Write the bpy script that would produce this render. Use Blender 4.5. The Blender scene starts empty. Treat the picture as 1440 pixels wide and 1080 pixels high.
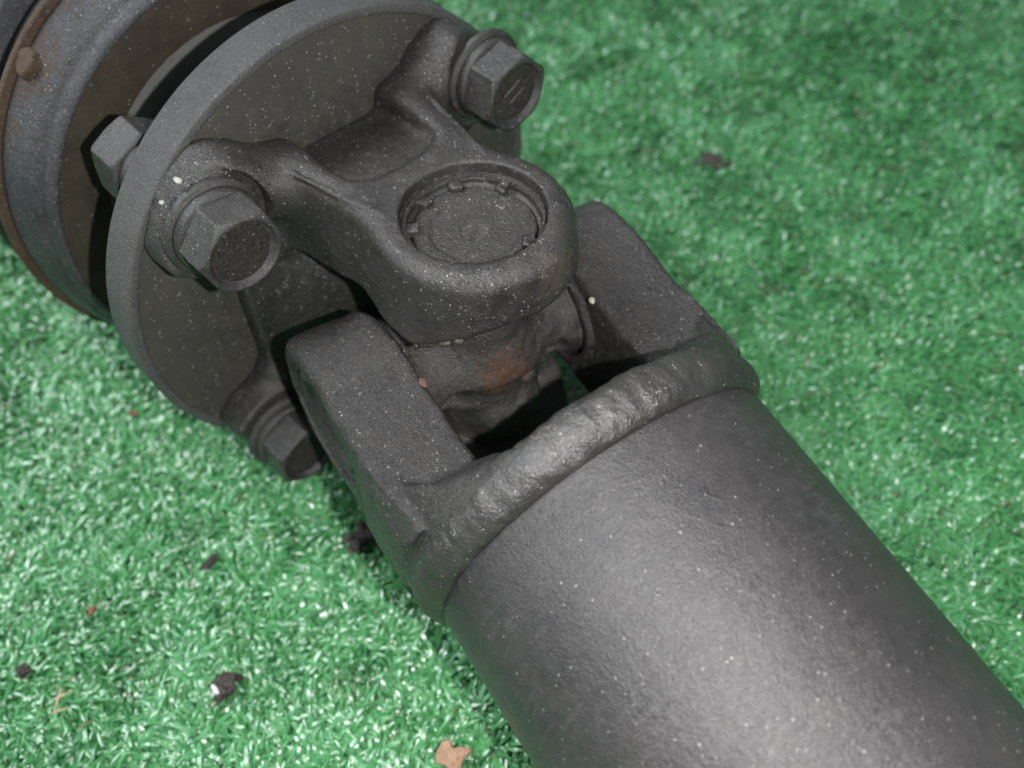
import bpy, math
import numpy as np
from mathutils import Matrix, Vector

# ------------------------------------------------------------------ camera, light, exposure
S = 0.001                                   # everything is designed in millimetres
GZ = 79.0                                   # height of the joint centre above the ground sheet
CAMR = (2.2326557957500595, 1.197236831456795, -0.42232480188770727)   # camera rotation and place (mm, joint frame)
CAMT = (-8.060399713833489, -10.598635231064584, 241.7633120128005); CAMF = 1300.0576489842733
FA, FB = 0.18260751459229876, 0.16541628364156455                      # bend of the joint about its two axes
NIP = (-14.3, 2.2, -1.4)
GMARK = -14; BUMP = 1.7
scene = bpy.context.scene
C = scene.collection

def rotm(r):
    r = np.array(r, float); th = np.linalg.norm(r); k = r / th
    K = np.array([[0, -k[2], k[1]], [k[2], 0, -k[0]], [-k[1], k[0], 0]])
    return np.eye(3) + np.sin(th) * K + (1 - np.cos(th)) * K @ K
M = rotm(CAMR)
cam_pos = -M.T @ np.array(CAMT)
cd = bpy.data.cameras.new('camera'); cam = bpy.data.objects.new('camera', cd); C.objects.link(cam)
cd.sensor_width = 36; cd.lens = CAMF / 1440 * 36; cd.clip_start = 0.005; cd.clip_end = 50
Rw = np.array([M[0], -M[1], -M[2]]).T
cam.matrix_world = Matrix([[*Rw[i], (cam_pos[i] + (GZ if i == 2 else 0)) * S] for i in range(3)] + [[0, 0, 0, 1]])
cd.dof.use_dof = True; cd.dof.focus_distance = 0.205; cd.dof.aperture_fstop = 10.5
scene.camera = cam

w = bpy.data.worlds.new('World'); scene.world = w; w.use_nodes = True
bg = w.node_tree.nodes['Background']
bg.inputs['Color'].default_value = (0.86, 0.93, 1.0, 1); bg.inputs['Strength'].default_value = 0.28

def lamp(name, kind, loc_mm, target_mm, energy, size, color=(1, 1, 1)):
    ld = bpy.data.lights.new(name, kind); ld.energy = energy; ld.color = color
    if kind == 'AREA': ld.shape = 'RECTANGLE'; ld.size, ld.size_y = size
    else: ld.shadow_soft_size = size
    o = bpy.data.objects.new(name, ld); C.objects.link(o)
    l = Vector(((loc_mm[0]) * S, loc_mm[1] * S, (loc_mm[2] + GZ) * S)); t = Vector((target_mm[0] * S, target_mm[1] * S, (target_mm[2] + GZ) * S))
    o.location = l; o.rotation_euler = (t - l).to_track_quat('-Z', 'Y').to_euler()
    return o
# the phone's own flash, beside its lens, and an added soft area light high at the left
fl = cam_pos + M[0] * 31 + M[1] * 5 - M[2] * 2
lamp('phone_flash', 'POINT', fl, (0, 0, 0), 3.1, 0.0022, (1.0, 0.98, 0.95))
lamp('added_soft_light', 'AREA', (-900, -900, 1500), (0, 50, 0), 52.0, (1.3, 0.8), (0.93, 0.97, 1.0))
scene.view_settings.view_transform = 'Standard'; scene.view_settings.look = 'None'
scene.view_settings.exposure = 0; scene.view_settings.gamma = 1
scene.render.engine = 'CYCLES'

# ------------------------------------------------------------------ frames of the joint
A_, B_ = FA, FB
T = np.array([math.cos(B_), 0, -math.sin(B_)]); N = np.array([math.sin(B_), 0, math.cos(B_)]); Y = np.array([0, 1., 0])
F = np.array([-math.cos(A_), -math.sin(A_), 0]); G = np.array([-math.sin(A_), math.cos(A_), 0]); Z = np.array([0, 0, 1.])
FG = np.array([F, G, Z])                    # rows: local (f, g, z) -> world
TY = np.array([T, Y, N])                    # rows: local (t, y, n) -> world
ID = np.eye(3)
rng = np.random.default_rng(7)

# ------------------------------------------------------------------ distance-field modelling
LAT = rng.random((32, 32, 32)).astype(np.float32) * 2 - 1
def vnoise(P, sc):
    q = P * sc + 100.0
    i = np.floor(q).astype(np.int32); f = (q - i).astype(np.float32); f = f * f * (3 - 2 * f); i &= 31; j = (i + 1) & 31
    x0, y0, z0 = i[..., 0], i[..., 1], i[..., 2]; x1, y1, z1 = j[..., 0], j[..., 1], j[..., 2]
    fx, fy, fz = f[..., 0], f[..., 1], f[..., 2]
    a = LAT[x0, y0, z0] * (1 - fx) + LAT[x1, y0, z0] * fx; b = LAT[x0, y1, z0] * (1 - fx) + LAT[x1, y1, z0] * fx
    c = LAT[x0, y0, z1] * (1 - fx) + LAT[x1, y0, z1] * fx; d = LAT[x0, y1, z1] * (1 - fx) + LAT[x1, y1, z1] * fx
    return (a * (1 - fy) + b * fy) * (1 - fz) + (c * (1 - fy) + d * fy) * fz
def smin(a, b, k):
    h = np.clip(0.5 + 0.5 * (b - a) / k, 0, 1); return b * (1 - h) + a * h - k * h * (1 - h)
def smax(a, b, k): return -smin(-a, -b, k)
def box2(x, y, hx, hy, r=0.):
    dx = np.abs(x) - hx + r; dy = np.abs(y) - hy + r
    return np.hypot(np.maximum(dx, 0), np.maximum(dy, 0)) + np.minimum(np.maximum(dx, dy), 0) - r
def ext(d2, t, t0, t1, r=0.):               # extrude a 2D field between t0 and t1 with rounded rim r
    a = d2 + r; b = np.abs(t - (t0 + t1) / 2) - (t1 - t0) / 2 + r
    return np.hypot(np.maximum(a, 0), np.maximum(b, 0)) + np.minimum(np.maximum(a, b), 0) - r
def seg(P, a, b, r0, r1=None):
    a = np.array(a, float); b = np.array(b, float); d = b - a
    h = np.clip(((P - a) @ d) / (d @ d), 0, 1)
    q = P - a - h[..., None] * d
    return np.sqrt((q * q).sum(-1)) - (r0 + ((r1 if r1 is not None else r0) - r0) * h)

def nets(fn, lo, hi, h, it=2):
    lo = np.array(lo, float); n = (np.ceil((np.array(hi, float) - lo) / h).astype(int) // 8 + 1) * 8
    D = np.empty(tuple(n + 1), np.float32)
    cx = [np.arange(0, n[a], 8) for a in range(3)]
    c = np.stack(np.meshgrid(*cx, indexing='ij'), -1)
    dc = fn(lo + (c + 4) * h)
    D[:] = 1
    near = np.abs(dc) < 8 * h * 1.05
    for (i, j, k) in np.argwhere(~near & (dc < 0)): D[i*8:i*8+9, j*8:j*8+9, k*8:k*8+9] = -1
    idx = np.argwhere(near); off = np.stack(np.meshgrid(*[np.arange(9)] * 3, indexing='ij'), -1)
    for s in range(0, len(idx), 400):
        ii = idx[s:s+400]; g = ii[:, None, None, None] * 8 + off
        v = fn(lo + g * h).astype(np.float32)
        for q, (i, j, k) in enumerate(ii): D[i*8:i*8+9, j*8:j*8+9, k*8:k*8+9] = v[q]
    s = D < 0
    cnt = np.zeros(tuple(n), np.int8)
    for a in (0, 1):
        for b in (0, 1):
            for d in (0, 1): cnt += s[a:n[0]+a, b:n[1]+b, d:n[2]+d]
    cell = (cnt > 0) & (cnt < 8)
    ci = np.argwhere(cell); vid = np.full(cell.shape, -1, np.int32); vid[cell] = np.arange(len(ci))
    acc = np.zeros((len(ci), 3)); num = np.zeros(len(ci))
    cor = [(0,0,0),(1,0,0),(0,1,0),(1,1,0),(0,0,1),(1,0,1),(0,1,1),(1,1,1)]
    for a in range(8):
        for ax in range(3):
            if cor[a][ax]: continue
            b = list(cor[a]); b[ax] = 1
            d0 = D[tuple((ci + cor[a]).T)]; d1 = D[tuple((ci + b).T)]
            m = (d0 < 0) != (d1 < 0); t = np.where(m, d0 / np.where(m, d0 - d1, 1), 0)
            p = ci + np.array(cor[a]); p = p.astype(float); p[:, ax] += t
            acc[m] += p[m]; num[m] += 1
    V = lo + acc / num[:, None] * h
    quads = []
    for ax in range(3):
        o1, o2 = [(1, 2), (2, 0), (0, 1)][ax]
        sl0 = [slice(1, n[i]) for i in range(3)]; sl0[ax] = slice(0, n[ax]); sl1 = list(sl0); sl1[ax] = slice(1, n[ax] + 1)
        a = s[tuple(sl0)]; b = s[tuple(sl1)]
        for flip, m in ((False, a & ~b), (True, ~a & b)):
            e = np.argwhere(m)
            if not len(e): continue
            for i in range(3):
                if i != ax: e[:, i] += 1
            def cc(u, v):
                q = e.copy(); q[:, o1] -= u; q[:, o2] -= v; return vid[tuple(q.T)]
            Q = np.stack([cc(1, 1), cc(0, 1), cc(0, 0), cc(1, 0)], 1)
            quads.append(Q[:, ::-1] if flip else Q)
    Q = np.concatenate(quads)
    for _ in range(it):
        d = fn(V); e = h * .2; g = np.stack([fn(V + np.eye(3)[a] * e) - fn(V - np.eye(3)[a] * e) for a in range(3)], -1) / (2 * e)
        V = V - np.clip(d / np.maximum((g * g).sum(-1), .3), -h * .5, h * .5)[:, None] * g
    return V, Q

def make_mesh(name, V, Q, smooth=True):
    me = bpy.data.meshes.new(name); k = Q.shape[1]
    me.vertices.add(len(V)); me.vertices.foreach_set('co', np.asarray(V, np.float32).ravel())
    me.loops.add(Q.size); me.loops.foreach_set('vertex_index', Q.astype(np.int32).ravel())
    me.polygons.add(len(Q)); me.polygons.foreach_set('loop_start', np.arange(0, Q.size, k, dtype=np.int32))
    me.polygons.foreach_set('use_smooth', np.full(len(Q), smooth)); me.update(calc_edges=True); me.validate()
    return me

def to_world(V, R): return (V @ R + np.array([0, 0, GZ])) * S

def link(name, me, mat, parent=None, loc=None):
    o = bpy.data.objects.new(name, me); C.objects.link(o)
    if mat: me.materials.clear(); me.materials.append(mat)
    if parent is not None:
        o.parent = parent
        o.location = -Vector(parent.get('abs', (0, 0, 0))) if loc is None else Vector(loc) - Vector(parent.get('abs', (0, 0, 0)))
    elif loc is not None: o.location = loc
    return o
def part(name, V, Q, R, mat, parent): return link(name, make_mesh(name, to_world(V, R), Q), mat, parent)

def lathe(prof, seg=192, c=(0, 0)):
    """profile [(axial, radius)] turned about the first local axis; sharp corners doubled by tiny bevels"""
    P = []
    n = len(prof)
    for i, (a, r) in enumerate(prof):
        if 0 < i < n - 1:
            p0 = np.array(prof[i-1], float); p1 = np.array((a, r), float); p2 = np.array(prof[i+1], float)
            for q in (p0, p2):
                d = q - p1; L = np.linalg.norm(d); P.append(tuple(p1 + d / L * min(.22, L * .3)))
        else: P.append((a, r))
    P = np.array(P); th = np.linspace(0, 2 * np.pi, seg, endpoint=False)
    V = np.zeros((len(P), seg, 3)); V[..., 0] = P[:, :1]; V[..., 1] = P[:, 1:] * np.cos(th) + c[0]; V[..., 2] = P[:, 1:] * np.sin(th) + c[1]
    i = np.arange(len(P) - 1)[:, None] * seg; j = np.arange(seg)[None]; k = (j + 1) % seg
    Q = np.stack([i + j, i + k, i + seg + k, i + seg + j], -1).reshape(-1, 4)
    return V.reshape(-1, 3), Q

# ------------------------------------------------------------------ materials
def nd(nt, t, **kw):
    n = nt.nodes.new(t)
    for k, v in kw.items():
        if k in n.inputs.keys(): n.inputs[k].default_value = v
        else: setattr(n, k, v)
    return n
def noise(nt, vec, scale, detail=4, rough=.55, dist=0.):
    n = nt.nodes.new('ShaderNodeTexNoise'); n.inputs['Scale'].default_value = scale; n.inputs['Detail'].default_value = detail
    n.inputs['Roughness'].default_value = rough; n.inputs['Distortion'].default_value = dist
    nt.links.new(vec, n.inputs['Vector']); return n.outputs['Fac']
def ramp(nt, fac, stops, interp='LINEAR'):
    n = nt.nodes.new('ShaderNodeValToRGB'); n.color_ramp.interpolation = interp; cr = n.color_ramp
    while len(cr.elements) < len(stops): cr.elements.new(.5)
    for e, (p, c) in zip(cr.elements, stops): e.position = p; e.color = (*((c,) * 3 if isinstance(c, (int, float)) else c), 1)
    nt.links.new(fac, n.inputs['Fac']); return n.outputs['Color']
def mix(nt, fac, a, b, mode='MIX'):
    n = nt.nodes.new('ShaderNodeMix'); n.data_type = 'RGBA'; n.blend_type = mode
    for s, v in ((0, fac), (6, a), (7, b)):
        if hasattr(v, 'links'): nt.links.new(v, n.inputs[s])
        elif s == 0: n.inputs[0].default_value = v
        else: n.inputs[s].default_value = (*((v,) * 3 if isinstance(v, (int, float)) else v), 1)
    return n.outputs[2]
def mth(nt, op, a, b=0.):
    n = nt.nodes.new('ShaderNodeMath'); n.operation = op
    for s, v in ((0, a), (1, b)):
        if hasattr(v, 'links'): nt.links.new(v, n.inputs[s])
        else: n.inputs[s].default_value = v
    return n.outputs[0]

def iron(name, col=(.05, .05, .052), var=.35, rough=(.38, .62), grain=1500, gs=.35, lump=260, ls=.25, dust=.5, brown=.0,
         spec=.5, stains=(), grease=0., streak=0., wear=.22):
    """painted, oily cast iron: colour, mottling, brown dirt film, pale dust specks, fine grain"""
    m = bpy.data.materials.new(name); m.use_nodes = True; nt = m.node_tree; b = nt.nodes['Principled BSDF']
    tc = nt.nodes.new('ShaderNodeTexCoord'); oi = nt.nodes.new('ShaderNodeObjectInfo')
    va = nt.nodes.new('ShaderNodeVectorMath'); va.operation = 'ADD'; nt.links.new(tc.outputs['Object'], va.inputs[0])
    sc = nt.nodes.new('ShaderNodeVectorMath'); sc.operation = 'SCALE'; sc.inputs[0].default_value = (.37, .21, .53); nt.links.new(oi.outputs['Random'], sc.inputs['Scale'])
    nt.links.new(sc.outputs[0], va.inputs[1]); v = va.outputs[0]; vo = tc.outputs['Object']
    big = noise(nt, v, 45, 6, .6); mid = noise(nt, v, 400, 5, .65); fine = noise(nt, v, 2600, 2, .5)
    c = mix(nt, ramp(nt, big, [(.3, 0.), (.7, 1.)]), tuple(x * (1 - var) for x in col), tuple(x * (1 + var) for x in col))
    c = mix(nt, mth(nt, 'MULTIPLY', ramp(nt, mid, [(.35, 0.), (.68, 1.)]), .5), c, tuple(x * (1 + var * 1.3) for x in col))
    if brown: c = mix(nt, mth(nt, 'MULTIPLY', ramp(nt, noise(nt, v, 90, 6, .7), [(.35, 0.), (.75, 1.)]), brown), c, (.085, .066, .045))
    rg = nt.nodes.new('ShaderNodeMapRange'); nt.links.new(mid, rg.inputs[0]); rg.inputs[1].default_value = .3; rg.inputs[2].default_value = .7
    rg.inputs[3].default_value, rg.inputs[4].default_value = rough; ro = rg.outputs[0]
    if wear:                                 # paint rubbed thin on the corners
        ge = nt.nodes.new('ShaderNodeNewGeometry'); pk = mth(nt, 'ADD', ge.outputs['Pointiness'], mth(nt, 'MULTIPLY', mth(nt, 'SUBTRACT', mid, .5), .10))
        k = mth(nt, 'MULTIPLY', ramp(nt, pk, [(.535, 0.), (.60, 1.)]), wear); c = mix(nt, k, c, (.15, .148, .145))
    for (p, R, rad, scol, amt) in stains:       # a stain with a place and a ragged outline of its own
        wp = Vector(tuple(to_world(np.array([p]), R)[0]))
        dn = nt.nodes.new('ShaderNodeVectorMath'); dn.operation = 'DISTANCE'; nt.links.new(vo, dn.inputs[0]); dn.inputs[1].default_value = wp
        d = mth(nt, 'ADD', mth(nt, 'DIVIDE', dn.outputs['Value'], rad * S), mth(nt, 'MULTIPLY', mth(nt, 'SUBTRACT', noise(nt, v, 420, 6, .75), .5), 2.4))
        k = mth(nt, 'MULTIPLY', ramp(nt, d, [(.55, 1.), (.95, 0.)]), amt); c = mix(nt, k, c, scol)
        ro = mth(nt, 'ADD', ro, mth(nt, 'MULTIPLY', k, .25))
    if grease: ro = mth(nt, 'SUBTRACT', ro, mth(nt, 'MULTIPLY', ramp(nt, noise(nt, v, 160, 5, .6), [(.42, 0.), (.6, 1.)]), grease))
    if dust:
        vr = nt.nodes.new('ShaderNodeTexVoronoi'); vr.inputs['Scale'].default_value = 1250; nt.links.new(v, vr.inputs['Vector'])
        sz = mth(nt, 'MULTIPLY', noise(nt, v, 900, 1), .72)
        hit = mth(nt, 'LESS_THAN', vr.outputs['Distance'], mth(nt, 'SUBTRACT', sz, .20 - .06 * dust))
        sep = nt.nodes.new('ShaderNodeSeparateColor'); nt.links.new(vr.outputs['Color'], sep.inputs[0])
        hit = mth(nt, 'MULTIPLY', hit, mth(nt, 'GREATER_THAN', sep.outputs[0], 1 - .42 * dust))
        c = mix(nt, mth(nt, 'MULTIPLY', hit, .62), c, (.36, .345, .325))
        film = mth(nt, 'MULTIPLY', ramp(nt, noise(nt, v, 2300, 3, .75), [(.54, 0.), (.66, 1.)]), ramp(nt, noise(nt, v, 120, 4, .6), [(.32, .25), (.65, 1.)]))
        c = mix(nt, mth(nt, 'MULTIPLY', film, .36 * dust), c, (.14, .133, .125))
    if streak:                               # scuffs rubbed round the tube
        mp = nt.nodes.new('ShaderNodeMapping'); mp.inputs['Rotation'].default_value = (0, -B_, 0); mp.inputs['Scale'].default_value = (1, .16, .16)
        nt.links.new(v, mp.inputs['Vector']); sk = noise(nt, mp.outputs[0], 900, 4, .7, .4)
        k = mth(nt, 'MULTIPLY', mth(nt, 'MULTIPLY', ramp(nt, sk, [(.5, 0.), (.68, 1.)]), ramp(nt, noise(nt, v, 55, 4, .6), [(.4, 0.), (.62, 1.)])), streak)
        c = mix(nt, k, c, (.13, .125, .125)); ro = mth(nt, 'ADD', ro, mth(nt, 'MULTIPLY', k, .12))
    nt.links.new(c, b.inputs['Base Color']); nt.links.new(ro, b.inputs['Roughness']); b.inputs['Specular IOR Level'].default_value = spec; b.inputs['IOR'].default_value = 1.55
    patch = ramp(nt, noise(nt, v, 130, 4, .6), [(.3, .35), (.7, 1.)])
    h = mth(nt, 'MULTIPLY', mth(nt, 'MULTIPLY', noise(nt, v, grain, 3, .65), patch), gs * BUMP)
    h = mth(nt, 'ADD', h, mth(nt, 'MULTIPLY', noise(nt, v, grain * 2.2, 2, .7), gs * BUMP * .8)); h = mth(nt, 'ADD', h, mth(nt, 'MULTIPLY', noise(nt, v, lump, 3, .5), ls * grain / lump * .35))
    bu = nt.nodes.new('ShaderNodeBump'); bu.inputs['Distance'].default_value = .0006 * 1500 / grain; bu.inputs['Strength'].default_value = 1.
    nt.links.new(h, bu.inputs['Height']); nt.links.new(bu.outputs[0], b.inputs['Normal'])
    return m

RUST = (.072, .034, .019)
m_yoke = iron('cast_iron_black', (.025, .024, .023), .4, (.19, .37), 1400, .27, 240, .30, .55, .12, stains=[((-24, 4, 40), FG, 7, (.075, .060, .046), .6)])
m_yoke2 = iron('cast_iron_granular', (.024, .0235, .023), .35, (.20, .38), 1300, .50, 300, .25, .5, .08)
m_disc = iron('machined_disc_dusty', (.017, .0155, .012), .3, (.42, .62), 1800, .2, 200, .12, .6, .3, spec=.25)
m_pale = iron('bare_grey_plate', (.17, .17, .16), .2, (.4, .6), 1300, .3, 240, .15, .35, .15)
m_dirt = iron('packed_dirt', (.014, .0115, .009), .4, (.3, .5), 1100, .9, 300, .3, .5, .2, wear=0)
m_rim = iron('disc_rim_grey', (.062, .063, .064), .3, (.36, .55), 1300, .5, 240, .15, .35, .15)
m_bolt = iron('bolt_steel_dark', (.032, .032, .032), .4, (.26, .46), 1400, .25, 400, .10, .35, .12)
m_tube = iron('tube_paint_worn', (.030, .0285, .030), .35, (.25, .42), 1200, .22, 330, .22, .22, .10, spec=.5, streak=.25)
m_weld = iron('weld_metal_painted', (.024, .0235, .023), .4, (.28, .46), 1200, .2, 300, .4, .35, .2, wear=0., spec=.7)
m_cross = iron('greasy_spider', (.036, .035, .033), .3, (.36, .56), 1200, .4, 300,   .3, .3, .2, grease=.16,
               stains=[((-11.5, -4, 5), FG, 8, RUST, .9), ((-12.5, -8, 1), FG, 4.5, RUST, .8), ((-13, 1, 1.5), FG, 4, RUST, .7)])
m_drum = iron('drum_worn_paint', (.036, .038, .044), .4, (.22, .42), 1300, .4, 300, .25, .6, .1, stains=[((116, -48, 52), FG, 13, (.045, .026, .015), .9), ((117, -58, 36), FG, 7, (.05, .03, .018), .8), ((117, -30, 63), FG, 10, (.03, .022, .016), .9)])
m_drumface = iron('drum_face_brown', (.034, .029, .021), .25, (.5, .7), 1500, .2, 200, .1, .25, .5, spec=.25)
m_rust = iron('rusty_rim_steel', (.055, .030, .017), .6, (.5, .75), 1200, .5, 300, .3, .3, .4)
m_seal = iron('seal_rubber_oily', (.028, .027, .025), .3, (.22, .45), 1200, .3, 300, .4, .15, .4, grease=.1)
m_cap = iron('bearing_cap_gritty', (.034, .031, .030), .3, (.24, .42), 1100, .7, 300, .2, .7, .2)
m_glint = iron('pale_glint', (.30, .29, .25), .2, (.2, .4), 1500, .3, 300, .2, 0)  # pale colour standing in for glints on the seal beads
m_fleck = iron('pale_paint', (.36, .36, .33), .2, (.4, .6), 1500, .3, 300, .2, 0)
m_chip = iron('rust_chip', (.085, .038, .025), .3, (.5, .7), 1500, .3, 300, .2, 0)

# ------------------------------------------------------------------ the propeller shaft
base = np.array([0., 0., 0.])
shaft = bpy.data.objects.new('propeller_shaft', None); C.objects.link(shaft)
shaft.location = (0, 0, 0); shaft['abs'] = (0., 0., 0.)
shaft['label'] = 'black painted steel propeller shaft with bolted universal joint lying on the green turf'; shaft['category'] = 'drive shaft'
shaft.empty_display_size = .05

BG, BZ = 42.1, 40.2
# flange yoke -------------------------------------------------------
def f_yoke(P):
    f, g, z0 = P[..., 0], P[..., 1], P[..., 2]; z = np.abs(z0); ga = np.abs(g)
    pads = np.hypot(ga - BG, z - BZ)
    d = ext(smin(box2(g, z0, 38, 36, 9), pads - 14, 9), f, 47.6, 54, 1.6)
    pd = ext(pads - 15.0, f, 43.5, 54, 1.2)
    d = smin(d, pd, 3)
    # central dome behind the spider
    d = smin(d, np.sqrt((f - 62) ** 2 + (g * .8) ** 2 + (z0 * .75) ** 2) - 25, 8)
    # ears
    dr = np.clip(46 - z, 0, 24) * .13
    hw = 18.2 + np.clip((f - 8) / 40, 0, 1) * 3.0 + dr
    o2 = smin(np.hypot(f, g) - 22.4 - dr, np.maximum(ga - hw, np.maximum(-f, f - 54)), 5)
    zin = 32.5 - 8.5 * np.clip((f + 21) / 16, 0, 1) - np.clip((f - 16) / 30, 0, 1) * 3
    top = 46 - np.clip((f - 34) / 20, 0, 1) * 1.2
    r = 3.6
    a = o2 + r; b = z - top + r
    ear = np.hypot(np.maximum(a, 0), np.maximum(b, 0)) + np.minimum(np.maximum(a, b), 0) - r
    ear = smax(ear, zin - z, 1.2)
    d = smin(d, ear, 7)
    Pm = np.stack([f, ga, z], -1)
    d = smin(d, np.minimum(seg(Pm, (50.5, 42, 44.5), (49.5, 31, 43), 9.3, 8.6), seg(Pm, (49.5, 31, 43), (45, 19, 38.5), 8.6, 6.8)), 7)
    d = smin(d, seg(Pm, (50, 43, 38), (50, 36, 24), 6, 4.5), 5)
    # recessed web between the arms
    w2 = box2(f - 43.5, g, 19.5, 13.5, 9); floor = 43.4 - np.clip((f - 25) / 26, 0, 1) * 5.6
    web = np.maximum(w2, floor - z); d = smax(d, -smax(w2, floor - z, 3.0), 3.0)
    # parting line ridge along the side of the ear
    Pg = np.stack([f, ga, z], -1)
    rid = np.minimum(seg(Pg, (50, 26, 46.2), (40, 21.3, 45.4), .5), np.minimum(seg(Pg, (40, 21.3, 45.4), (25, 18.2, 45.2), .5), seg(Pg, (25, 18.2, 45.2), (13, 15.5, 46.0), .5, .25)))
    d = smin(d, rid, 1.0)
    # spot faces for the bolt heads
    d = smax(d, -np.maximum(pads - 14.0 + (f - 43) * .06, f - 43.5), .8)
    d = smax(d, np.hypot(g, z0) - 67.0 + np.maximum(0, (52 - f)) * .1, 5)
    # bearing bore
    rb = np.hypot(f, g)
    d = smax(d, -np.maximum(rb - 16.7, 42.4 - z), .5); d = np.maximum(d, -np.maximum(rb - 15.4, 40.2 - z))
    d = np.maximum(d, -np.maximum(rb - 14.4, 39 - z))
    return d + vnoise(P, .35) * .12 + vnoise(P, .12) * .2
V, Q = nets(f_yoke, (-27, -63, -59), (57, 63, 59), .62)
yoke = part('flange_yoke', V, Q, FG, m_yoke, shaft)

# disc of the companion flange ---------------------------------------
V, Q = lathe([(54.5, .01), (54.5, 64.9)], 256); part('disc_face', V, Q, FG, m_disc, shaft)
V, Q = lathe([(54.5, 64.9), (53.9, 65.3), (53.9, 67.1), (54.5, 67.6), (65.4, 67.6), (66, 67.0), (66, 44), (99, 42), (99, 30), (66.5, 30), (66.5, .01)], 256)
disc = part('flange_disc', V, Q, FG, m_rim, shaft)

# bolts ---------------------------------------------------------------
def f_head(P):
    x, y, z = P[..., 0], P[..., 1], P[..., 2]      # z: 0 at the top of the head, + towards the flange
    hx = np.full(x.shape, -1e9)
    for k in range(6):
        a = k * math.pi / 3 + math.pi / 6; hx = np.maximum(hx, x * math.cos(a) + y * math.sin(a) - 9.6)
    r = np.hypot(x, y)
    d = smax(hx, np.maximum(-z, z - 9.6), .5)
    d = smax(d, (r - 9.5 - z * 1.6) * .53, .5)
    d = smax(d, -np.maximum((r - 8.7 + z * .7) * .8, z - 1.5), .35)
    return d + vnoise(P, .5) * .07
HV, HQ = nets(f_head, (-12.5, -12.5, -1.5), (12.5, 12.5, 11), .34)
head_me = make_mesh('flange_bolt', HV * S, HQ)
def f_nut(P):
    x, y, z = P[..., 0], P[..., 1], P[..., 2]
    hx = np.full(x.shape, -1e9)
    for k in range(6):
        a = k * math.pi / 3 + math.pi / 6; hx = np.maximum(hx, x * math.cos(a) + y * math.sin(a) - 9.3)
    r = np.hypot(x, y)
    d = smax(hx, np.abs(z - 5.5) - 5.5, .5); d = smax(d, (r - 9.4 - np.minimum(z, 11 - z) * 1.5) * .55, .5)
    d = smin(d, np.maximum(r - 5.2, np.abs(z - 7) - 7.5), .4)
    return d + vnoise(P, .5) * .08
NV, NQ = nets(f_nut, (-13, -13, -4), (13, 13, 16), .42)
nut_me = make_mesh('nut', NV * S, NQ)
def lathe_local(name, prof, seg=96):
    V, Q = lathe(prof, seg); return make_mesh(name, V[:, [1, 2, 0]] * S, Q[:, ::-1])
washer_me = lathe_local('washer', [(9.6, 5), (9.6, 10.6), (12.2, 10.9), (12.4, 10.0), (12.4, 12.2), (14.2, 12.2), (14.2, 5)])
dirt_me = lathe_local('dirt_fill', [(1.36, .01), (1.36, 4), (1.4, 6.5), (1.55, 8.2)][::-1])
nwash_me = lathe_local('washer', [(-3.3, 5), (-3.3, 8.6), (-.1, 8.6), (-.1, 5)])
def frame_matrix(f, g, z, phase):
    # local x -> G, y -> Z, z -> F (towards the flange)
    c, s = math.cos(phase), math.sin(phase)
    X = G * c + Z * s; Yv = -G * s + Z * c; p = (np.array([f, g, z]) @ FG + np.array([0, 0, GZ])) * S
    return Matrix([[X[i], Yv[i], F[i], p[i]] for i in range(3)] + [[0, 0, 0, 1]])
mark_me = None
for (sg, sz, ph) in ((-1, 1, 50), (1, 1, 15), (-1, -1, 28), (1, -1, 40)):
    Mx = frame_matrix(29.3, sg * BG, sz * BZ, math.radians(ph))
    hd = link('flange_bolt', head_me, m_bolt, shaft); hd.matrix_local = Mx
    ws = link('washer', washer_me, m_bolt, hd); ws.location = (0, 0, 0)
    dr_ = link('dirt_fill', dirt_me, m_dirt, hd); dr_.location = (0, 0, 0)
    nt_ = link('nut', nut_me, m_bolt, shaft); nt_.matrix_local = frame_matrix(69.3, sg * BG, sz * BZ, math.radians(ph * 1.7))
    nw = link('washer', nwash_me, m_bolt, nt_); nw.location = (0, 0, 0)
    if (sg, sz) == (1, 1):                  # the two raised dashes on this head
        def f_mark(P):
            return smin(seg(P, (-3.4, 1.0, 1.2), (1.3, 3.2, 1.2), .42), seg(P, (-1.7, -1.9, 1.2), (3.0, .3, 1.2), .42), .1)
        MV, MQ = nets(f_mark, (-5, -5, .3), (5, 5, 2.6), .14)
        mk = link('grade_mark', make_mesh('grade_mark', MV * S, MQ), m_bolt, hd); mk.location = (0, 0, 0)
        mk.rotation_euler = (0, 0, math.radians(GMARK))

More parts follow.
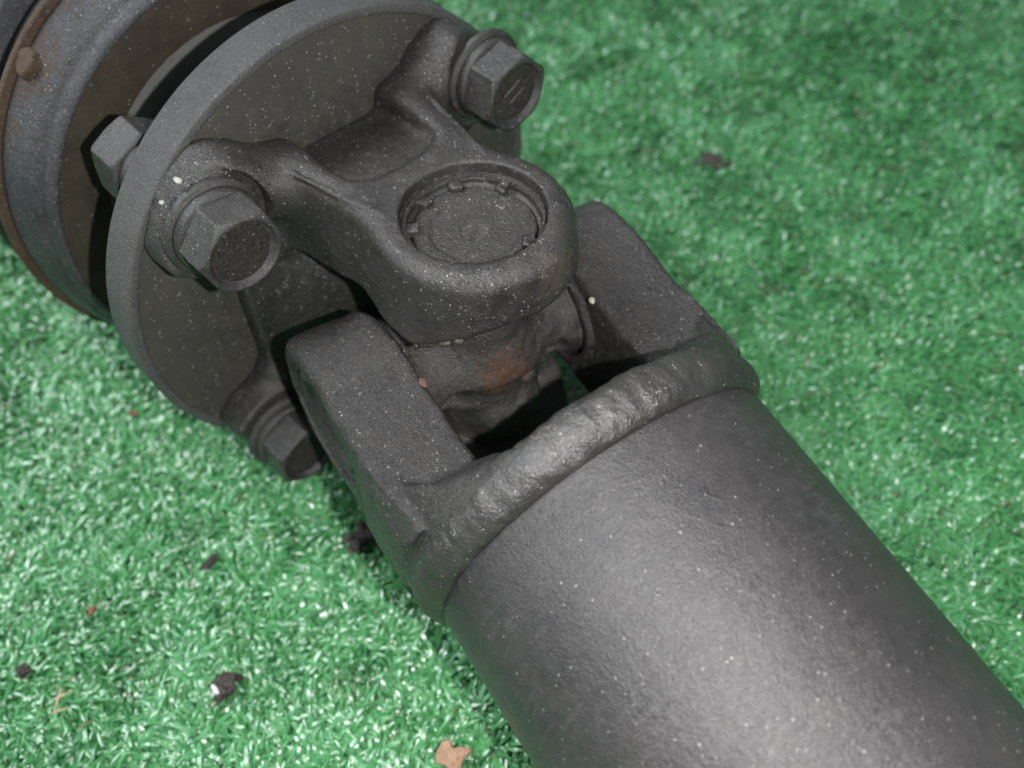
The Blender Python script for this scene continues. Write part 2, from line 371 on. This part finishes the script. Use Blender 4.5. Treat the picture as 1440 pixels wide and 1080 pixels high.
# bearing caps --------------------------------------------------------
def cap_mesh(name):
    pr = [(39.4, .01), (39.4, 3.0), (39.5, 3.3), (39.9, 3.7), (39.8, 4.2), (39.5, 9.7), (39.7, 10.0), (41.0, 11.2), (41.0, 13.7), (40.2, 14.3), (28, 14.35), (28, 3)]
    return lathe(pr, 128)
CV, CQ = cap_mesh('bearing_cap')
def place_axis(V, axis, R):                 # lathe's first axis -> given local axis
    perm = {'z+': ([1, 2, 0], 1), 'z-': ([1, 2, 0], -1), 'y+': ([2, 0, 1], 1), 'y-': ([2, 0, 1], -1)}[axis]
    W = V[:, perm[0]].copy()
    if perm[1] < 0: W = W * np.array([-1, 1, -1]) if axis[0] == 'z' else W * np.array([-1, -1, 1])
    return W
caps = {}
for ax, R in (('z+', FG), ('z-', FG), ('y+', TY), ('y-', TY)):
    caps[ax] = part('bearing_cap', place_axis(CV, ax, R), CQ[:, ::-1], R, m_cap, shaft)
    if ax[0] == 'y': caps[ax].location = Vector(tuple(Y * 4.2 * S)) * (1 if ax[1] == '+' else -1)
    SV, SQ = lathe([(33.5, 9), (33.5, 14.6), (31.4, 15.4), (29.6, 15.2), (28.8, 14.0), (28.2, 14.4), (27.2, 13.6), (27.0, 9)], 96)
    part('seal', place_axis(SV, ax, R), SQ[:, ::-1], R, m_seal, shaft)
# snap ring and the staked lugs round the top cap
def f_ring(P):
    r = np.hypot(P[..., 0], P[..., 1]); return np.hypot((r - 15.9) * .9, P[..., 2] - 42.6) - .5 + vnoise(P, .9) * .12
V, Q = nets(f_ring, (-18, -18, 42), (18, 18, 45), .28)
part('snap_ring', V, Q, FG, m_cap, shaft)
for k, a in enumerate((-52, -14, 24, 70, 160)):
    ca, sa = math.cos(math.radians(a)), math.sin(math.radians(a))
    def f_lug(P):
        x = P[..., 0] * ca + P[..., 1] * sa; y = -P[..., 0] * sa + P[..., 1] * ca; z = P[..., 2]
        return ext(box2(x - 14.2, y, 1.9, 1.6, .6), z, 40.2, 42.4, .6) + vnoise(P, .6) * .4
    cxx, cyy = 14.6 * ca, 14.6 * sa
    V, Q = nets(f_lug, (cxx - 2.6, cyy - 2.6, 40), (cxx + 2.6, cyy + 2.6, 43.6), .3)
    part('staked_lug', V, Q, FG, m_yoke, caps['z+'])

# spider --------------------------------------------------------------
def f_spider(P):
    W = P @ FG                               # world
    f, g, z = P[..., 0], P[..., 1], P[..., 2]
    d = np.sqrt((P ** 2).sum(-1)) - 16.2
    za = np.abs(z); rz = np.hypot(f, g)
    d = smin(d, np.maximum(rz - 13.2 - np.clip((za - 20) / 8, 0, 1) * .8, za - 27.4), 4)
    ya = np.abs(W[..., 1]); lt = W @ T; ln = W @ N; ry = np.hypot(lt, ln)
    d = smin(d, np.maximum(ry - 11.6 - np.clip((ya - 18) / 10, 0, 1) * 2.2, ya - 27.4), 5)
    # bosses on the waist, flat pad towards the tube
    d = smin(d, np.sqrt((f + 10.5) ** 2 + (g + 1.5) ** 2 + ((z + 18) * .85) ** 2) - 6.5, 4)
    d = smax(d, -(np.hypot(rz - 18.6, z + 4.0) - 3.9), 3)
    d = smin(d, np.sqrt((f + 5.8) ** 2 + (g + .3) ** 2 + ((z + 15.5) * .95) ** 2) - 11.6, 1.2)
    d = np.maximum(d, -(np.hypot(rz - 14.3, za - 26.0) - .8)); d = np.maximum(d, -(np.hypot(rz - 14.0, za - 22.5) - .45))
    d = np.maximum(d, -(np.hypot(ry - 13.8, ya - 25.2) - .8)); d = np.maximum(d, -(np.hypot(ry - 12.9, ya - 22.6) - .6))
    return d + vnoise(P, .3) * .35 + vnoise(P, .9) * .12
V, Q = nets(f_spider, (-29, -29, -29), (29, 29, 29), .55)
spider = part('joint_spider', V, Q, FG, m_cross, shaft)
def f_nip(P):
    a = np.array(NIP); q = P - a; r = np.sqrt((q ** 2).sum(-1))
    return r - 2.6 + vnoise(P, .8) * .2
V, Q = nets(f_nip, np.array(NIP) - 4, np.array(NIP) + 4, .3)
part('grease_plug', V, Q, FG, m_cross, spider)

# tube yoke -----------------------------------------------------------
def f_grease(P):
    d = np.full(P.shape[:-1], 1e9)
    for (c, q) in GREASE: d = smin(d, np.sqrt(((P - np.array(c)) ** 2).sum(-1)) - q, .5)
    return d
gr_ = np.random.default_rng(3)
GREASE = []
for k in range(15):
    gf = -5.5 - 9.5 * k / 14 + gr_.normal() * .2; GREASE.append(((gf, -math.sqrt(24.0 ** 2 - gf * gf), 32.3 - 8.5 * (gf + 21) / 16 + gr_.normal() * .25), .45 + gr_.random() * .65))
V, Q = nets(f_grease, (-18, -26, 21), (-3, -16, 32), .25); part('grease_bead', V, Q, FG, m_seal, spider)
GREASE = [((14.9 * math.cos(math.radians(a)), 27.2, 14.9 * math.sin(math.radians(a))), .3 + gr_.random() * .3) for a in (18, 25, 33, 40, 47, 55, 68)]
V, Q = nets(f_grease, (4, 25.5, 2), (17, 29, 17), .2); part('grease_bead', V, Q, TY, m_glint, spider)  # pale beads added to paint the glints round the far seal
def t_yoke(P):
    t, y, n = P[..., 0], P[..., 1], P[..., 2]; ya = np.abs(y); na = np.abs(n)
    wide = np.clip((t - 20) / 20, 0, 1); wide = wide * wide
    hw = 19.2 + wide * 3
    o2 = smin((np.maximum(np.abs(t), 1e-3) ** 2.6 + na ** 2.6) ** (1 / 2.6) - 20.3, np.maximum(na - hw, np.maximum(-t, t - 44)), 3)
    yout = 46.2 + np.clip((t - 20) / 6, 0, 1) * 1.6; yin = 23.5 - np.clip(-t / 20, 0, 1) * -2
    yin = yin + np.clip((t - 26) / 10, 0, 1) * 0
    r = 3.0
    a = o2 + r; b = np.maximum(ya - yout, yin - ya) + r
    ear = np.hypot(np.maximum(a, 0), np.maximum(b, 0)) + np.minimum(np.maximum(a, b), 0) - r
    rr = np.hypot(y, n)
    rf = 34.0 + 9.0 * np.clip((na - 18) / 19, 0, 1) - 9.0 * np.clip((ya - 37) / 10, 0, 1)
    ring = smax(np.maximum(rr - 47.4 - .4 * np.clip((ya - 26) / 10, 0, 1) + np.maximum(t - 49, 0) * .35, t - 54.9), (rf - t) * .8, 3)
    ring = np.maximum(ring, -(rr - 33 + np.maximum(0, t - 44) * -2))
    d = smin(ear, ring, 1.3)
    d = np.maximum(d, rr - 49.5)
    thr = box2(t - 0, y, 48.0, 23.4, 8); d = smax(d, -thr, 1.6)
    rb = np.hypot(t, n)
    d = smax(d, -np.maximum(rb - 16.7, 45.4 - ya), .5); d = np.maximum(d, -np.maximum(rb - 14.4, 20 - ya))
    # machined boss round the inner end of each bore
    d = smin(d, np.maximum(np.abs(rb - 15.6) - 1.3, np.maximum(22.3 - ya, ya - 30)), .5)
    return d + vnoise(P, .3) * .22 + vnoise(P, .1) * .3
V, Q = nets(t_yoke, (-24, -52, -50), (56, 52, 50), .6)
tyoke = part('tube_yoke', V, Q, TY, m_yoke2, shaft)

def f_weld(P):
    t, y, n = P[..., 0], P[..., 1], P[..., 2]; rr = np.hypot(y, n); th = np.arctan2(n, y)
    Pc = np.stack([t, y, n], -1)
    wob = vnoise(np.stack([th * 8, th * 0 + 3, th * 0 + 5], -1), 1.) * .7
    d = np.hypot((t - 49.4 - wob * .4) / 1.08, (rr - 42.5)) - 5.9
    scal = vnoise(Pc * np.array([.6, 1, 1]), .16) * .38 + vnoise(Pc * np.array([.5, 1, 1]), .42) * .26 + np.sin(th * 70 + vnoise(Pc, .2) * 3) * .03 + vnoise(Pc, 1.1) * .08
    d = d + scal
    d = np.maximum(d, t - 55.2 - wob * .5)
    return d * .85
V, Q = nets(f_weld, (36, -53, -53), (58, 53, 53), .55)
part('weld_bead', V, Q, TY, m_weld, shaft)

V, Q = lathe([(54.6, 38), (54.6, 44.2), (55.4, 45), (100, 45), (150, 45), (200, 45), (200, 42), (150, 42), (60, 42)], 256)
part('shaft_tube', V, Q, TY, m_tube, shaft)

# coupling drum behind the flange --------------------------------------
V, Q = lathe([(101.5, 48), (100.6, 48.6), (100.4, 62.2)], 256); part('drum_face', V, Q, FG, m_drumface, shaft)
DV, DQ = lathe([(100.4, 62.2), (99.8, 62.6), (100.0, 63.6), (101.2, 64.7), (102.4, 65.2), (103.2, 64.6), (104.0, 64.7), (104.8, 65.9), (106, 67.0), (109, 68.4), (113, 69.3), (117.2, 69.6), (117.2, 60)], 256); drum = part('coupling_drum', DV, DQ, FG, m_drum, shaft)
V, Q = lathe([(104.2, 30.0), (104.0, 47.2), (101.6, 48.05)], 192); part('drum_bore', V, Q, FG, m_pale, shaft)
V, Q = lathe([(117.3, 62), (117.3, 71.6), (118.0, 72.0), (119.4, 71.8), (120, 70.6), (120, 40)], 256); part('rim_plate', V, Q, FG, m_rust, shaft)
V, Q = lathe([(120.1, 66), (128, 66), (134.8, 64)], 192); part('rear_neck', V, Q, FG, m_seal, shaft)
V, Q = lathe([(135, 40), (135, 70), (136.5, 71.5), (150, 71), (158, 60), (160, 36), (200, 34), (200, .1)], 192); part('rear_housing', V, Q, FG, m_drum, shaft)
RIV = np.array([114.5, -46.5, 50.6]); RIV[1:] *= 69.0 / np.hypot(RIV[1], RIV[2])
def f_riv(P):
    q = P - RIV; u = np.array([0, RIV[1], RIV[2]]) / np.hypot(RIV[1], RIV[2])
    a = q @ u; rad = np.sqrt(np.maximum((q ** 2).sum(-1) - a * a, 0)); return ext(rad - 4.0, a, -4, 2.2, 1.4) + vnoise(P, .6) * .3
V, Q = nets(f_riv, RIV - 8, RIV + 8, .4); part('rivet', V, Q, FG, m_rust, drum)

# paint flecks and a rust chip stuck on the castings
def speck(name, c, R, r, mat, par):
    c = np.array(c, float); mr = max(r)
    def fn(P): return (np.sqrt((((P - c) / np.array(r)) ** 2).sum(-1)) - 1) * min(r) + vnoise(P, .9) * .45 * min(r)
    V, Q = nets(fn, c - mr * 1.8, c + mr * 1.8, mr * .14); return part(name, V, Q, R, mat, par)
speck('paint_fleck', (44.6, -45.2, 54.2), FG, (1.2, .8, .5), m_fleck, yoke)
speck('paint_fleck', (44.0, -50.5, 51.6), FG, (.6, .6, .4), m_fleck, yoke)
speck('rust_flake', (12.0, -24.6, 19.3), TY, (1.5, .9, .7), m_chip, tyoke)
speck('solder_drop', (13.2, 22.6, 19.6), TY, (.9, .7, .8), m_fleck, tyoke)

# ------------------------------------------------------------------ ground and turf
def turf_material():
    m = bpy.data.materials.new('plastic_turf'); m.use_nodes = True; nt = m.node_tree; b = nt.nodes['Principled BSDF']
    tc = nt.nodes.new('ShaderNodeTexCoord'); v = tc.outputs['Object']
    at = nt.nodes.new('ShaderNodeAttribute'); at.attribute_name = 'tint'; t = at.outputs['Fac']
    c = ramp(nt, t, [(0., (.14, .17, .08)), (.06, (.03, .17, .055)), (.45, (.078, .30, .098)), (.8, (.12, .40, .17)), (1., (.26, .50, .32))])
    c = mix(nt, ramp(nt, noise(nt, v, 7, 5, .6), [(.4, 0.), (.75, .55)]), c, (.075, .27, .10))
    c = mix(nt, ramp(nt, noise(nt, v, 38, 5, .7), [(.58, 0.), (.78, .45)]), c, (.15, .20, .10))
    nt.links.new(c, b.inputs['Base Color']); b.inputs['Roughness'].default_value = .3; b.inputs['Specular IOR Level'].default_value = .9
    b.inputs['Transmission Weight'].default_value = 0
    tr = nt.nodes.new('ShaderNodeBsdfTranslucent'); nt.links.new(c, tr.inputs['Color'])
    mx = nt.nodes.new('ShaderNodeMixShader'); mx.inputs[0].default_value = .18
    nt.links.new(b.outputs[0], mx.inputs[1]); nt.links.new(tr.outputs[0], mx.inputs[2]); nt.links.new(mx.outputs[0], nt.nodes['Material Output'].inputs['Surface'])
    return m
m_turf = turf_material()
m_ground = iron('turf_backing', (.02, .10, .045), .4, (.6, .8), 700, .5, 60, .4, 0)
gp = 3000 * S
gme = bpy.data.meshes.new('ground'); gme.from_pydata([(-gp, -gp, 0), (gp, -gp, 0), (gp, gp, 0), (-gp, gp, 0)], [], [(0, 1, 2, 3)])
ground = link('ground', gme, m_ground); ground['kind'] = 'structure'

# the stretch of turf the camera can see, in mm on the ground, then a wider margin with coarser pile
VIEW = np.array([(-481, -91), (-92, 475), (180, 79), (5, -185)], float)
def inside(P, poly, grow=0.):
    ok = np.ones(len(P), bool); c = poly.mean(0)
    for i in range(len(poly)):
        a, b_ = poly[i], poly[(i + 1) % len(poly)]; e = b_ - a; n_ = np.array([e[1], -e[0]]); n_ /= np.linalg.norm(n_)
        if (c - a) @ n_ > 0: n_ = -n_
        ok &= (P - a) @ n_ < grow
    return ok
def jit(x0, x1, y0, y1, step):
    gx, gy = np.meshgrid(np.arange(x0, x1, step), np.arange(y0, y1, step)); P = np.stack([gx.ravel(), gy.ravel()], 1)
    return P + (rng.random(P.shape) - .5) * step * 1.4
near = jit(-560, 260, -280, 560, 1.0); near = near[inside(near, VIEW, 45)]
dc = np.hypot(near[:, 0] - 136, near[:, 1] + 78)
near = near[rng.random(len(near)) < np.clip(1.25 - dc / 620, .45, 1)]
mid = jit(-760, 460, -460, 760, 2.3); mid = mid[~inside(mid, VIEW, 43) & inside(mid, VIEW, 210)]
far = jit(-1100, 900, -900, 1150, 5.0); far = far[~inside(far, VIEW, 206)]
def blades(P, k):
    n = len(P); P3 = np.concatenate([P, np.zeros((n, 1))], 1)
    cl = vnoise(P3, .10); cl2 = vnoise(P3 + 40, .045); fine = vnoise(P3 + 9, .35)
    h = (4.2 + 2.0 * rng.random(n) + cl * 1.6 + fine * .8) * (k * .4 + .6)
    az = 1.35 + rng.normal(0, 1.05, n) + cl2 * 2.2 + fine * 1.4
    lean = .35 + 1.1 * rng.random(n); curl = .7 + 1.6 * rng.random(n)
    wd = (.40 + .34 * rng.random(n)) * k
    tw = az + np.pi / 2 + (rng.random(n) - .5) * 1.6
    d = np.stack([np.cos(az), np.sin(az)], 1); s = np.stack([np.cos(tw), np.sin(tw)], 1)
    V = np.zeros((n, 8, 3)); x = np.zeros(n); z = np.full(n, -.3); ang = lean * .35
    L = h / 3 * 1.5
    for i in range(4):
        ww = wd * (1, 1, .9, .45)[i]; roll = (rng.random(n) - .5) * .9
        for j, sg in enumerate((-1, 1)):
            V[:, 2*i+j, :2] = P + d * x[:, None] + s * (ww * sg)[:, None]; V[:, 2*i+j, 2] = np.maximum(z + sg * roll * ww, .02 * i)
        x = x + np.sin(ang) * L; z = z + np.cos(ang) * L; ang = ang + curl * .75
    b0 = np.arange(n)[:, None] * 8
    Q = np.concatenate([b0 + np.array([[0, 1, 3, 2]]) + 2 * i for i in range(3)])
    tint = np.clip(.40 + .3 * (rng.random(n) - .5) + cl * .26 + cl2 * .22 + fine * .16 + (rng.random(n) > .95) * .5, .02, 1); tint[rng.random(n) > .985] = 0
    return V.reshape(-1, 3), Q, np.repeat(tint, 8)
V1, Q1, t1 = blades(near, 1.); V3, Q3, t3 = blades(mid, 1.6); V2, Q2, t2 = blades(far, 3.0)
V2, Q2, t2 = np.concatenate([V2, V3]), np.concatenate([Q2, Q3 + len(V2)]), np.concatenate([t2, t3])
me = make_mesh('turf_pile', np.concatenate([V1, V2]) * S, np.concatenate([Q1, Q2 + len(V1)]), True)
at = me.attributes.new('tint', 'FLOAT', 'POINT'); at.data.foreach_set('value', np.concatenate([t1, t2]).astype(np.float32))
turf = link('turf_pile', me, m_turf); turf['kind'] = 'stuff'
turf['label'] = 'short bright green plastic turf covering the ground'; turf['category'] = 'artificial grass'
print('blades', len(near), len(mid), len(far))

# ------------------------------------------------------------------ crumbs lying on the turf
m_clod = iron('dark_clod', (.05, .040, .038), .5, (.4, .7), 900, .8, 300, .5, .4, .3)
m_leaf = iron('dry_leaf', (.36, .22, .14), .3, (.5, .7), 900, .5, 300, .5, 0)
m_redc = iron('red_crumb', (.24, .09, .055), .3, (.5, .7), 900, .5, 300, .5, 0)
m_straw = iron('straw', (.42, .33, .20), .3, (.4, .6), 900, .3, 300, .3, 0)
m_white = iron('white_chip', (.75, .77, .72), .1, (.25, .4), 900, .3, 300, .3, 0)
def lump(name, xy, z, r, mat, label, cat, seed, rough=.45, group=None):
    o_ = np.array([seed * 7.3, seed * 3.1, 0]); rr = np.array(r, float); mr = rr.max()
    def fn(P): return (np.sqrt(((P / rr) ** 2).sum(-1)) - 1) * rr.min() * .8 + (vnoise(P + o_, 1.3 / mr) * 1.0 + vnoise(P + o_, 3.2 / mr) * .5) * rough * rr.min()
    V, Q = nets(fn, -rr * 1.0 - mr * .9, rr * 1.0 + mr * .9, mr * .13)
    o = link(name, make_mesh(name, V * S, Q), mat, None, (xy[0] * S, xy[1] * S, z * S))
    o.rotation_euler = (0, 0, seed * 1.3); o['label'] = label; o['category'] = cat
    if group: o['group'] = group
    return o
lump('dirt_clod', (-7.8, -42.5), 6.0, (3.6, 3.0, 3.0), m_clod, 'dark brown clod of dirt touching the side of the tube yoke', 'dirt clod', 1, .7)
lump('dirt_clod', (12.7, -96.7), 5.3, (3.2, 2.4, 2.1), m_clod, 'black clod of dirt beside white chips on the turf below the tube', 'dirt clod', 2, .9)
lump('dirt_clod', (-23.4, -143.3), 5.6, (1.7, 1.5, 1.2), m_clod, 'small black clod of dirt alone at the left edge of the turf', 'dirt clod', 3, .6)
lump('dirt_clod', (-26.6, -85.7), 4.9, (2.8, 1.3, 1.0), m_clod, 'flat dark smear of dirt on the turf left of the tube yoke', 'dirt clod', 4, .6)
lump('dirt_clod', (-89, 171), 3.6, (7.5, 3.4, 1.5), m_clod, 'blurred dark patch of dirt on the turf beyond the upper right bolt', 'dirt clod', 8, .9)
lump('white_chip', (13.0, -99.6), 6.8, (1.5, .8, .7), m_white, 'bright white chip against the black clod on the turf', 'chip', 5)
lump('white_chip', (9.4, -63.8), 6.5, (1.3, .8, .6), m_white, 'small white chip on the turf between the clod and the tube', 'chip', 6)
lump('dry_leaf', (66.0, -54.4), 6.4, (4.6, 3.4, .9), m_leaf, 'pale brown scrap of dry leaf at the bottom edge beside the tube', 'leaf scrap', 7, .8)
lump('red_crumb', (-30.4, -121.1), 6.2, (1.5, 1.0, .7), m_redc, 'reddish brown crumb on the turf at lower left near the dry straw', 'crumb', 9)
lump('red_crumb', (-94, -86.3), 6.0, (1.6, 1.0, .7), m_redc, 'reddish crumb on the turf just below the coupling drum', 'crumb', 10)
st = bpy.data.objects.new('dry_straw', None); C.objects.link(st); st.location = (-8.8 * S, -137.4 * S, 6.6 * S); st['abs'] = (0., 0., 0.)
st['label'] = 'forked piece of dry yellow straw on the turf at lower left'; st['category'] = 'straw'
for a, b_ in (((-2.6, 1.8, .2), (3.4, -1.8, .8)), ((-.5, .2, .6), (-.3, 4.4, .9)), ((3.0, -1.6, .7), (3.9, 2.1, .5))):
    def fn(P): return seg(P, a, b_, .42, .22) + vnoise(P, 1.2) * .12
    lo = np.minimum(a, b_) - 1.0; hi = np.maximum(a, b_) + 1.0
    V, Q = nets(fn, lo, hi, .2); link('stem', make_mesh('stem', V * S, Q), m_straw, st, (0, 0, 0))
